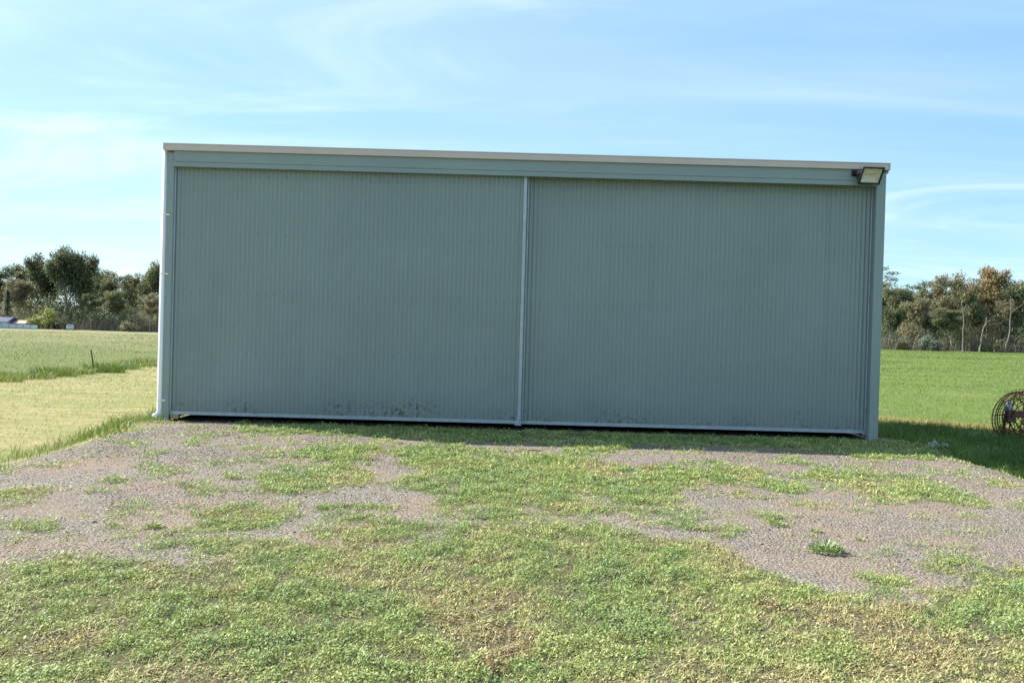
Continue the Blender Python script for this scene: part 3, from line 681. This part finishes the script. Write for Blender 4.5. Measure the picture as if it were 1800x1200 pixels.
m = MB().tube([(.02, .16, .66), (.0, .16, .94)], [.11, .04], 12); m.build('grease_cone', M['greymetal'], rk)
m = MB().tube([(1.0, .5, .7), (1.0, .48, 1.15), (.7, .4, 1.22)], .02, 8); m.build('lever', M['rust'], rk)

# ------------------------------------------------------------------ plastic scrap at the pad corner, stick on the gravel
def sheet_scrap(name, loc, sx, sy, amp, seed, mat, rz):
    g = 15; u, v = np.meshgrid(np.linspace(-1, 1, g), np.linspace(-1, 1, 10))
    r_ = vnoise(u + 5, v + 5, .5, seed, 3); z = amp * (r_ - .25) * (1.3 - .5 * np.abs(u)); ex = 1 + .3 * (vnoise(u, v, .7, seed + 3, 2) - .5)
    X, Y = u * sx * ex, v * sy * ex; c_, s_ = math.cos(rz), math.sin(rz)
    V = np.stack([(X * c_ - Y * s_).ravel(), (X * s_ + Y * c_).ravel(), z.ravel() + .01], 1)
    i = (np.arange(9)[:, None] * g + np.arange(g - 1)[None]).ravel(); F = np.stack([i, i + 1, i + g + 1, i + g], 1)
    o = link(name, np_mesh(name, V, F, None, True), mat, None, loc); md = o.modifiers.new('thick', 'SOLIDIFY'); md.thickness = .003; return o
M['plastic'] = simple('pale_plastic', (.40, .45, .46), .4, 0, .1, 8)
z_ = float(height(6.86, 13.3))
tag(sheet_scrap('plastic_scrap', (6.80, 13.15, z_ + .06), .19, .12, .15, 301, M['plastic'], .3), 'crumpled pale plastic lying in shade at the pad corner', 'litter')
tag(sheet_scrap('plastic_scrap', (7.15, 12.9, float(height(7.15, 12.9)) + .03), .09, .03, .05, 311, M['plastic'], -.2), 'small flat grey plastic strip beside the crumpled pale plastic', 'litter')
st = MB().tube([(-.10, .0, .02), (-.02, .012, .028), (.06, .0, .02), (.12, .02, .024)], [.006, .011, .010, .004], 6).build('stick', simple('dead_stick', (.16, .12, .09), .9, 0, .3, 20), None, (.34, 10.88, float(height(.34, 10.88))))
tag(st, 'short dead stick on the gravel in front of the door meeting point', 'stick')

# ------------------------------------------------------------------ trees
BARK = simple('gum_bark', (.36, .31, .26), .85, 0, .35, 2.0, .2)
BARKD = simple('dark_bark', (.12, .10, .085), .9, 0, .35, 2.0, .2)
GUM = {
 'olive': leaf_mat('gum_leaves_olive', [(0, (0.278, 0.235, 0.142)), (.5, (0.171, 0.187, 0.091)), (1, (0.126, 0.160, 0.097))], .5, .3, .45),
 'dark': leaf_mat('gum_leaves_dark', [(0, (0.193, 0.175, 0.091)), (.5, (0.108, 0.131, 0.065)), (1, (0.070, 0.096, 0.062))], .5, .28, .45),
 'tan': leaf_mat('gum_leaves_tan', [(0, (0.376, 0.294, 0.213)), (.5, (0.265, 0.230, 0.150)), (1, (0.170, 0.183, 0.117))], .55, .3, .45),
 'rust': leaf_mat('gum_leaves_rust', [(0, (0.383, 0.220, 0.128)), (.5, (0.291, 0.220, 0.128)), (1, (0.207, 0.198, 0.117))], .55, .3, .45),
 'lime': leaf_mat('shrub_leaves_lime', [(0, (0.420, 0.385, 0.088)), (.5, (0.298, 0.333, 0.061)), (1, (0.158, 0.219, 0.052))], .5, .22, .35),
 'grey': leaf_mat('shrub_leaves_grey', [(0, (0.250, 0.262, 0.197)), (.5, (0.177, 0.210, 0.158)), (1, (0.118, 0.151, 0.112))], .55, .15, .35),
 'twig': leaf_mat('dry_scrub', [(0, (0.22, 0.19, 0.16)), (.5, (0.15, 0.13, 0.105)), (1, (0.09, 0.085, 0.055))], .8, .1, .4),
 'fir': leaf_mat('conifer_needles', [(0, (0.088, 0.114, 0.061)), (.5, (0.061, 0.091, 0.056)), (1, (0.044, 0.070, 0.049))], .6, .08, .4),
}
def gum_mesh(seed, H=10.0, fork=.3, spread=.36, nclump=1.0, low=.25):
    g = random.Random(seed); gn = np.random.default_rng(seed); tb = MB(); ends = []
    def limb(p, d, L, r, lev):
        q = [p]; rr = [r]; seg = 4
        for k in range(seg):
            d = (d + Vector((g.uniform(-.18, .18), g.uniform(-.18, .18), g.uniform(-.05, .14)))).normalized()
            p = p + d * L / seg; q.append(p); rr.append(r * (1 - .45 * (k + 1) / seg))
            if (lev >= 2 and k >= 1) or (lev == 1 and k == 3): ends.append((p.copy(), lev))
        tb.tube(q, rr, 6 if lev < 2 else 4, False)
        if lev >= 3: return
        nb = g.choice((2, 3, 3)) if lev else g.choice((3, 4))
        for k in range(nb):
            a = 6.283 * (k + g.random() * .7) / nb; tilt = g.uniform(.35, .85) * (1.05 if lev else .85)
            side = Vector((math.cos(a), math.sin(a), 0)); nd = (d * math.cos(tilt) + side * math.sin(tilt) * (spread / .36) + Vector((0, 0, .12))).normalized()
            limb(p, nd, L * g.uniform(.62, 1.0), rr[-1] * .72, lev + 1)
    limb(Vector((0, 0, -.3)), Vector((g.uniform(-.08, .08), g.uniform(-.08, .08), 1)), H * fork, H * .021, 0)
    zmax = max(p.z for p, _ in ends); sc = (H * .94) / zmax
    parts = []
    for p, lev in ends:
        if p.z * sc < H * low and g.random() < .6: continue
        if g.random() > .72 * nclump: continue
        n = int(g.uniform(110, 200)); rad = H * g.uniform(.042, .082)
        v = gn.normal(0, 1, (n, 3)); v /= np.linalg.norm(v, axis=1)[:, None]; v *= (gn.random(n) ** .45)[:, None]
        c = np.array(p)[None] * np.array([[1.1, 1.1, 1]]); hue = np.clip(gn.normal(g.uniform(.25, .8), .16, n), 0, 1)
        P = c + v * np.array([[1.2, 1.2, .6]]) * rad
        parts.append(leaves(P, gn.uniform(0, 6.283, n), gn.normal(-.25, .7, n), gn.uniform(.14, .28, n) * H / 10, gn.uniform(.08, .15, n) * H / 10, .15, hue, gn.random(n)))
    for k in range(int(15 * (.5 - low) / .4) if low < .5 else 0):
        a = g.uniform(0, 6.283); q = H * g.uniform(.05, .24); n = int(g.uniform(90, 180)); rad = H * g.uniform(.05, .09)
        c = np.array([[math.cos(a) * q, math.sin(a) * q, H * g.uniform(.08, .55) / sc]]); v = gn.normal(0, .55, (n, 3))
        hue = np.clip(gn.normal(g.uniform(.25, .8), .16, n), 0, 1)
        parts.append(leaves(c + v * np.array([[1.2, 1.2, .8]]) * rad, gn.uniform(0, 6.283, n), gn.normal(-.25, .7, n), gn.uniform(.14, .28, n) * H / 10, gn.uniform(.08, .15, n) * H / 10, .15, hue, gn.random(n)))
    V, F, at = join(parts); V[:, 2] = np.maximum(V[:, 2] * sc, .1)
    me_t = bpy.data.meshes.new('trunk'); tv = [(a * 1.1, b * 1.1, c * sc) for a, b, c in tb.v]; tv = [((v[0] / 1.1 if v[2] < H * .1 else v[0]), v[1], v[2]) for v in tv]
    me_t.from_pydata(tv, [], tb.f); me_t.update(); me_t.polygons.foreach_set('use_smooth', np.ones(len(me_t.polygons), bool))
    me_c = np_mesh('crown', V, F, at)
    me_t.materials.append(BARK); me_c.materials.append(GUM['olive'])
    return me_t, me_c
VAR = [gum_mesh(1, fork=.20, low=.12), gum_mesh(2, fork=.16, spread=.42, low=.1), gum_mesh(3, fork=.25, spread=.32), gum_mesh(4, fork=.15, spread=.40, low=.05),
       gum_mesh(5, fork=.42, spread=.30, nclump=.62, low=.5), gum_mesh(6, fork=.14, spread=.44, low=.05), gum_mesh(7, fork=.22, spread=.38, nclump=.9, low=.15)]
def set_mat(o, mat):
    o.material_slots[0].link = 'OBJECT'; o.material_slots[0].material = mat
def wx(u, Y): return (u - 900) / 1453 * Y
def gum(u, Y, H, v, mat, label, group, rz=None, wide=1.0, bark=None):
    x = wx(u, Y); root = empty('gum_tree', (x, Y, float(height(x, Y)))); s = H / 10
    root.rotation_euler = (0, 0, random.uniform(0, 6.28) if rz is None else rz); root.scale = (s * wide, s * wide, s)
    tag(root, label, 'tree', group)
    a = link('trunk', VAR[v][0], None, root); b = link('crown', VAR[v][1], None, root); set_mat(b, GUM[mat])
    if bark: set_mat(a, bark)
    return root
GL = 'gum trees left of the shed'; GR = 'gum trees right of the shed'
for a in [
 (-28, 136, 10.2, 0, 'olive', 'gum tree cut off by the left picture edge'),
 (6, 138, 10.6, 2, 'olive', 'gum tree with gappy top at the far left above the blue roof'),
 (45, 142, 11.4, 6, 'olive', 'flat-topped gum tree between the far left gum and the biggest dark gum'),
 (86, 132, 11.6, 1, 'dark', 'left half-hidden gum leaning out of the biggest dark gum'),
 (112, 126, 12.4, 5, 'dark', 'biggest dark gum tree standing tallest on the left'),
 (146, 131, 11.2, 3, 'dark', 'dark gum on the right shoulder of the biggest left gum'),
 (186, 140, 10.0, 2, 'olive', 'slender gum with tufted top right of the biggest dark gum'),
 (214, 136, 9.3, 6, 'olive', 'lower round-topped gum midway between biggest dark gum and downpipe'),
 (240, 144, 8.9, 0, 'olive', 'short gum in the dip just left of the tall gum by the downpipe'),
 (266, 126, 10.3, 3, 'olive', 'tall olive gum next to the downpipe'),
 (296, 128, 10.9, 1, 'olive', 'gum partly hidden behind the shed downpipe'),
 (-10, 150, 9.8, 3, 'tan', 'brownish gum behind the far left gums'),
 (30, 130, 7.6, 5, 'tan', 'brown thin-leaved gum above the tan roof'),
 (62, 152, 10.3, 4, 'olive', 'sparse gum showing behind the left side of the biggest gum'),
 (168, 150, 9.4, 3, 'dark', 'dark gum behind the slender tufted gum'),
 (228, 154, 9.2, 5, 'olive', 'broad low gum filling the gap behind the dip'),
 (200, 122, 6.2, 0, 'olive', 'young gum in front of the slender tufted gum'),
 (252, 120, 5.6, 6, 'tan', 'young tan gum in front of the tall olive gum'),
 (160, 121, 5.4, 2, 'olive', 'young gum at the foot of the right dark shoulder gum'),
]: gum(a[0], a[1], a[2] * 1.04, *a[3:], GL, None, 1.12)
for a in [
 (1572, 128, 12.3, 4, 'olive', 'tall sparse gum rising beside the shed corner'),
 (1478, 124, 9.2, 6, 'olive', 'gum hidden mostly behind the shed near its right corner'),
 (1540, 122, 9.6, 1, 'olive', 'gum partly hidden behind the right shed corner'),
 (1590, 116, 8.4, 3, 'olive', 'rounded olive gum first right of the shed corner'),
 (1622, 118, 8.3, 5, 'olive', 'broad olive gum with drooping right branch'),
 (1656, 126, 6.9, 0, 'tan', 'low tan gum in the dip of the right tree line'),
 (1690, 114, 10.0, 6, 'tan', 'tan gum with flat wispy top left of the rust-crowned gum'),
 (1734, 116, 11.4, 1, 'rust', 'tallest gum with a rust-brown crown on the right'),
 (1768, 120, 9.9, 2, 'tan', 'tan gum on the right shoulder of the rust-crowned gum'),
 (1800, 108, 8.4, 3, 'dark', 'dark green gum at the right picture edge'),
 (1832, 114, 9.4, 5, 'olive', 'gum cut off by the right picture edge'),
 (1606, 142, 9.0, 6, 'olive', 'olive gum behind the rounded gum by the shed corner'),
 (1645, 146, 7.4, 3, 'olive', 'olive gum filling behind the dip on the right'),
 (1715, 140, 10.4, 5, 'tan', 'broad gum behind the rust-crowned gum'),
 (1780, 142, 9.8, 0, 'olive', 'gum behind the dark gum at the right edge'),
 (1560, 108, 5.2, 3, 'dark', 'dark low gum at the foot of the shed corner'),
 (1672, 106, 5.6, 0, 'olive', 'young gum below the dip in the right tree line'),
 (1636, 110, 5.0, 5, 'grey', 'grey-green young gum below the broad olive gum'),
 (1605, 112, 7.2, 6, 'tan', 'tan mid-height gum below the rounded gum by the shed corner'),
 (1712, 110, 7.4, 3, 'olive', 'olive mid-height gum below the left side of the rust crown'),
 (1756, 110, 6.8, 6, 'tan', 'tan mid-height gum below the right side of the rust crown'),
 (1676, 122, 8.0, 1, 'olive', 'olive gum just right of the dip in the right tree line'),
 (1640, 121, 6.9, 3, 'tan', 'tan gum just left of the dip in the right tree line'),
]: gum(a[0], a[1], a[2] * 1.07, *a[3:], GR, None, 1.22)

def shrub(name, u, Y, r, h, mat, label, seed, n=900, cone=False):
    g = np.random.default_rng(seed); x = wx(u, Y); root = empty(name, (x, Y, float(height(x, Y)))); tag(root, label, 'shrub' if not cone else 'tree')
    if cone:
        tz = g.random(n) ** .8; a = g.uniform(0, 6.283, n); q = r * (1 - tz) * np.sqrt(g.random(n)) * (.8 + .4 * np.sin(tz * 34)); P = np.stack([np.cos(a) * q, np.sin(a) * q, .2 + tz * h], 1)
    else:
        nb = 16; cen = g.normal(0, .45, (nb, 3)) * np.array([[r, r, h * .4]]) + np.array([[0, 0, h * .5]]); P = cen[g.integers(0, nb, n)] + g.normal(0, .16, (n, 3)) * np.array([[r, r, h * .8]]); P[:, 2] = np.clip(P[:, 2], .05, h)
        a = g.uniform(0, 6.283, n)
    V, F, at = leaves(P, a, g.normal(-.2, .6, n), g.uniform(.16, .34, n), g.uniform(.08, .15, n), .15, np.clip(g.normal(.5, .22, n), 0, 1), g.random(n))
    link('foliage', np_mesh('foliage', V, F, at), GUM[mat], root)
    m = MB()
    if cone: m.tube([(0, 0, -.1), (0, 0, h * .9)], [.16, .03], 7)
    else:
        for k in range(5):
            b = 6.283 * k / 5 + .3; m.tube([(0, 0, -.1), (math.cos(b) * r * .3, math.sin(b) * r * .3, h * .4), (math.cos(b) * r * .6, math.sin(b) * r * .6, h * .75)], [.06, .045, .015], 5)
    m.build('stem', BARKD, root)
shrub('lime_shrub', 62, 118, 1.7, 2.2, 'lime', 'lime green rounded shrub left half of the bright pair at the far left', 1, 1400)
shrub('lime_shrub', 84, 120, 1.6, 3.0, 'lime', 'lime green taller shrub right half of the bright pair at the far left', 2, 1400)
shrub('conifer', 12, 124, 1.7, 5.4, 'fir', 'dark pointed conifer at the far left above the pale fence', 3, 2200, True)
shrub('dark_shrub', 100, 119, 1.0, 1.6, 'dark', 'dark shrub right of the lime shrubs', 4)
shrub('scrub_bush', 228, 117, 1.3, 1.8, 'tan', 'tan bush at the foot of the trees left of the downpipe', 5)
shrub('grey_shrub', 1626, 102, 1.0, 1.9, 'grey', 'pale blue-grey shrub left of two under the right trees', 6, 1000)
shrub('grey_shrub', 1648, 103, .9, 1.6, 'grey', 'pale blue-grey shrub right of two under the right trees', 7, 900)
shrub('scrub_bush', 1742, 104, 1.4, 1.6, 'olive', 'olive bush under the rust-crowned gum', 8)
shrub('scrub_bush', 1585, 104, 1.6, 1.5, 'dark', 'dark bush just right of the shed corner', 9)
# bare twiggy undergrowth below the trees: a mass nobody could count
def undergrowth(u0, u1, Y0, Y1, n, h, label, seed):
    g = np.random.default_rng(seed); Y = g.uniform(Y0, Y1, n); x = (g.uniform(u0, u1, n) - 900) / 1453 * Y
    dens = vnoise(x, Y, 3.0, 401, 2); k = g.random(n) < .2 + dens; x, Y, dens = x[k], Y[k], dens[k]; m = len(x)
    P = np.stack([x, Y, height(x, Y) - .05], 1)
    A = blades(P, g.uniform(0, 6.283, m), g.uniform(0, .55, m), g.uniform(.3, 1, m) * h * (.4 + dens), g.uniform(.03, .07, m), np.clip(g.normal(.35, .25, m), 0, 1), g.random(m), .3)
    P2 = P.copy(); P2[:, 2] += g.random(m) * h * (.3 + .7 * dens)
    B = leaves(P2, g.uniform(0, 6.283, m), g.normal(0, .6, m), g.uniform(.2, .4, m), g.uniform(.08, .16, m), .15, np.clip(g.normal(.6, .25, m), 0, 1), g.random(m))
    V, F, at = join([A, B]); tag(link('undergrowth', np_mesh('undergrowth', V, F, at), GUM['twig']), label, 'undergrowth', kind='stuff')
undergrowth(-80, 420, 118, 175, 22000, 3.0, 'dry grey-brown undergrowth beneath the left trees', 5)
undergrowth(1380, 1880, 103, 160, 22000, 2.8, 'dry grey-brown undergrowth beneath the right trees', 6)
def woodland(u0, u1, Y0, Y1, ncl, h, label, seed):
    g = np.random.default_rng(seed); Y = g.uniform(Y0, Y1, ncl); x = (g.uniform(u0, u1, ncl) - 900) / 1453 * Y
    hh = h * (.65 + .6 * vnoise(x, Y * 0, 6.0, 411, 2)); z = height(x, Y) + g.random(ncl) ** 1.3 * hh; n = 60
    P = np.repeat(np.stack([x, Y, z], 1), n, 0) + np.clip(g.normal(0, 1, (ncl * n, 3)), -1.6, 1.6) * np.array([[.9, .9, .5]]); P[:, 2] = np.maximum(P[:, 2], height(P[:, 0], P[:, 1])); m = len(P)
    hue = np.clip(np.repeat(g.uniform(.2, .8, ncl), n) + g.normal(0, .12, m), 0, 1)
    V, F, at = leaves(P, g.uniform(0, 6.283, m), g.normal(-.4, .5, m), g.uniform(.35, .65, m), g.uniform(.16, .3, m), .15, hue, g.random(m))
    tag(link('far_woodland', np_mesh('far_woodland', V, F, at), GUM['olive']), label, 'woodland', kind='stuff')
woodland(-90, 440, 165, 190, 1000, 6.4, 'deep woodland closing the view behind the left gums', 15)
woodland(1370, 1900, 152, 175, 940, 6.0, 'deep woodland closing the view behind the right gums', 16)
# bare white limbs that catch the sun on the right
def dead_tree(u, Y, H, label, seed):
    g = random.Random(seed); x = wx(u, Y); m = MB()
    p = Vector((0, 0, -.2)); d = Vector((g.uniform(-.1, .1), 0, 1)); r = .10; pts = [p]; rr = [r]; br = []
    for k in range(7):
        d = (d + Vector((g.uniform(-.25, .25), g.uniform(-.2, .2), .15))).normalized(); p = p + d * H / 7; r *= .84; pts.append(p); rr.append(r)
        if k >= 2: br.append((p, d, r))
    root = empty('dead_gum', (x, Y, float(height(x, Y)))); tag(root, label, 'tree', 'bare pale gums on the right')
    m.tube(pts, rr, 7, False); m.build('trunk', M['pale_bark'], root)
    for p, d, r in br:
        s = Vector((g.choice((-1, 1)) * g.uniform(.6, 1), g.uniform(-.3, .3), g.uniform(.1, .7))).normalized(); q = p + s * H * g.uniform(.12, .24)
        MB().tube([p, (p + q) / 2 + Vector((0, 0, .12)), q], [r * .6, r * .45, .015], 5, False).build('limb', M['pale_bark'], root)
M['pale_bark'] = simple('pale_bark', (.30, .265, .235), .8, 0, .2, 2)
dead_tree(1692, 104, 6.6, 'bare pale-limbed gum in front of the tan gum on the right', 3)
dead_tree(1768, 105, 7.4, 'bare pale crooked gum between rust-crowned and dark gums', 9)
dead_tree(1722, 103, 4.6, 'short bare pale trunk under the rust-crowned gum', 14)

# ------------------------------------------------------------------ farmstead at the far left
M['blue_roof'] = simple('blue_roof', (.012, .03, .085), .7)
M['fence'] = simple('pale_blue_fence', (.42, .50, .55), .6, 0, .12, .6)
M['tan_roof'] = simple('tan_tiles', (.52, .34, .24), .8)
M['cream'] = simple('cream_wall', (.62, .55, .45), .8)
M['car_white'] = simple('white_car_paint', (.45, .48, .54), .4)
M['car_glass'] = simple('car_glass', (.05, .06, .08), .15)
M['tyre'] = simple('tyre_rubber', (.02, .02, .02), .8)
def house(name, u, Y, w, d, h, rise, wall, roof, label, hip=.3):
    x = wx(u, Y); root = empty(name, (x, Y, float(height(x, Y)))); tag(root, label, 'building')
    m = MB().box((0, 0, h / 2), (w, d, h)); m.build('wall', wall, root)
    e = .35; a, b = w / 2 + e, d / 2 + e; r = a - hip * w
    m = MB(); m.add([(-a, -b, h), (a, -b, h), (a, b, h), (-a, b, h), (-r, 0, h + rise), (r, 0, h + rise)], [(0, 1, 5, 4), (2, 3, 4, 5), (1, 2, 5), (3, 0, 4), (3, 2, 1, 0)]); m.build('roof', roof, root)
    for k in (-1, 1):
        wd = MB().box((k * w * .25, -d / 2 - .02, h * .55), (min(1.2, w * .2), .06, h * .35)).build('window', M['car_glass'], root)
    MB().box((0, -d / 2 - .02, h * .42), (min(.9, w * .25), .06, h * .8)).build('door', M['blue_roof'], root)
house('blue_shed', -6, 116, 4.6, 3, .95, .62, M['fence'], M['blue_roof'], 'low shed with dark blue roof behind the pale fence at the far left', 0.05)
house('tan_hut', 39, 116.5, 1.7, 2, .75, .45, M['cream'], M['tan_roof'], 'small cream hut with tan roof behind the pale fence', .3)
fx_ = wx(24, 113); fr = empty('panel_fence', (fx_, 113, 0)); tag(fr, 'pale blue-grey sheet metal fence along the far left field edge', 'fence')
for k in range(8):
    x = fx_ - 4.6 + k * .98 + .0; z = float(height(x, 113))
    MB().box((x - fx_ + .5, 0, z + .27), (.93, .03, .70), None).build('panel', M['fence'], fr)
    MB().box((x - fx_, -.03, z + .30), (.06, .06, .80)).build('post', M['greymetal'], fr)
cx_ = wx(123, 114); car = empty('parked_car', (cx_, 114, float(height(cx_, 114))), R(28)); car.scale = (.66, .66, .66); tag(car, 'white car seen end-on under the biggest dark gum', 'car')
m = MB(); m.box((0, 0, .50), (1.45, 3.4, .55), None, .12); bo = m.build('body', M['car_white'], car)
m = MB(); V8 = [(sx * a, yy * 1.0, zz) for (a, zz, y0, y1) in ((.68, .78, -1.3, 1.1), (.54, 1.18, -.8, .7)) for sx, yy in ((-1, y0), (1, y0), (1, y1), (-1, y1))]
m.add(V8, [(0, 1, 5, 4), (1, 2, 6, 5), (2, 3, 7, 6), (3, 0, 4, 7), (4, 5, 6, 7)]); m.build('cabin', M['car_white'], car)
MB().box((0, -1.08, .97), (1.05, .05, .24), Matrix.Rotation(R(-52), 3, 'X')).build('windscreen', M['car_glass'], car)
for sx in (-1, 1):
    MB().box((sx * .50, -1.705, .55), (.28, .03, .14), None, .01).build('headlight', M['greymetal'], car)
    for yy in (-1.1, 1.1): MB().tube([(sx * .62, yy, .3), (sx * .74, yy, .3)], .3, 14).build('wheel', M['tyre'], car)
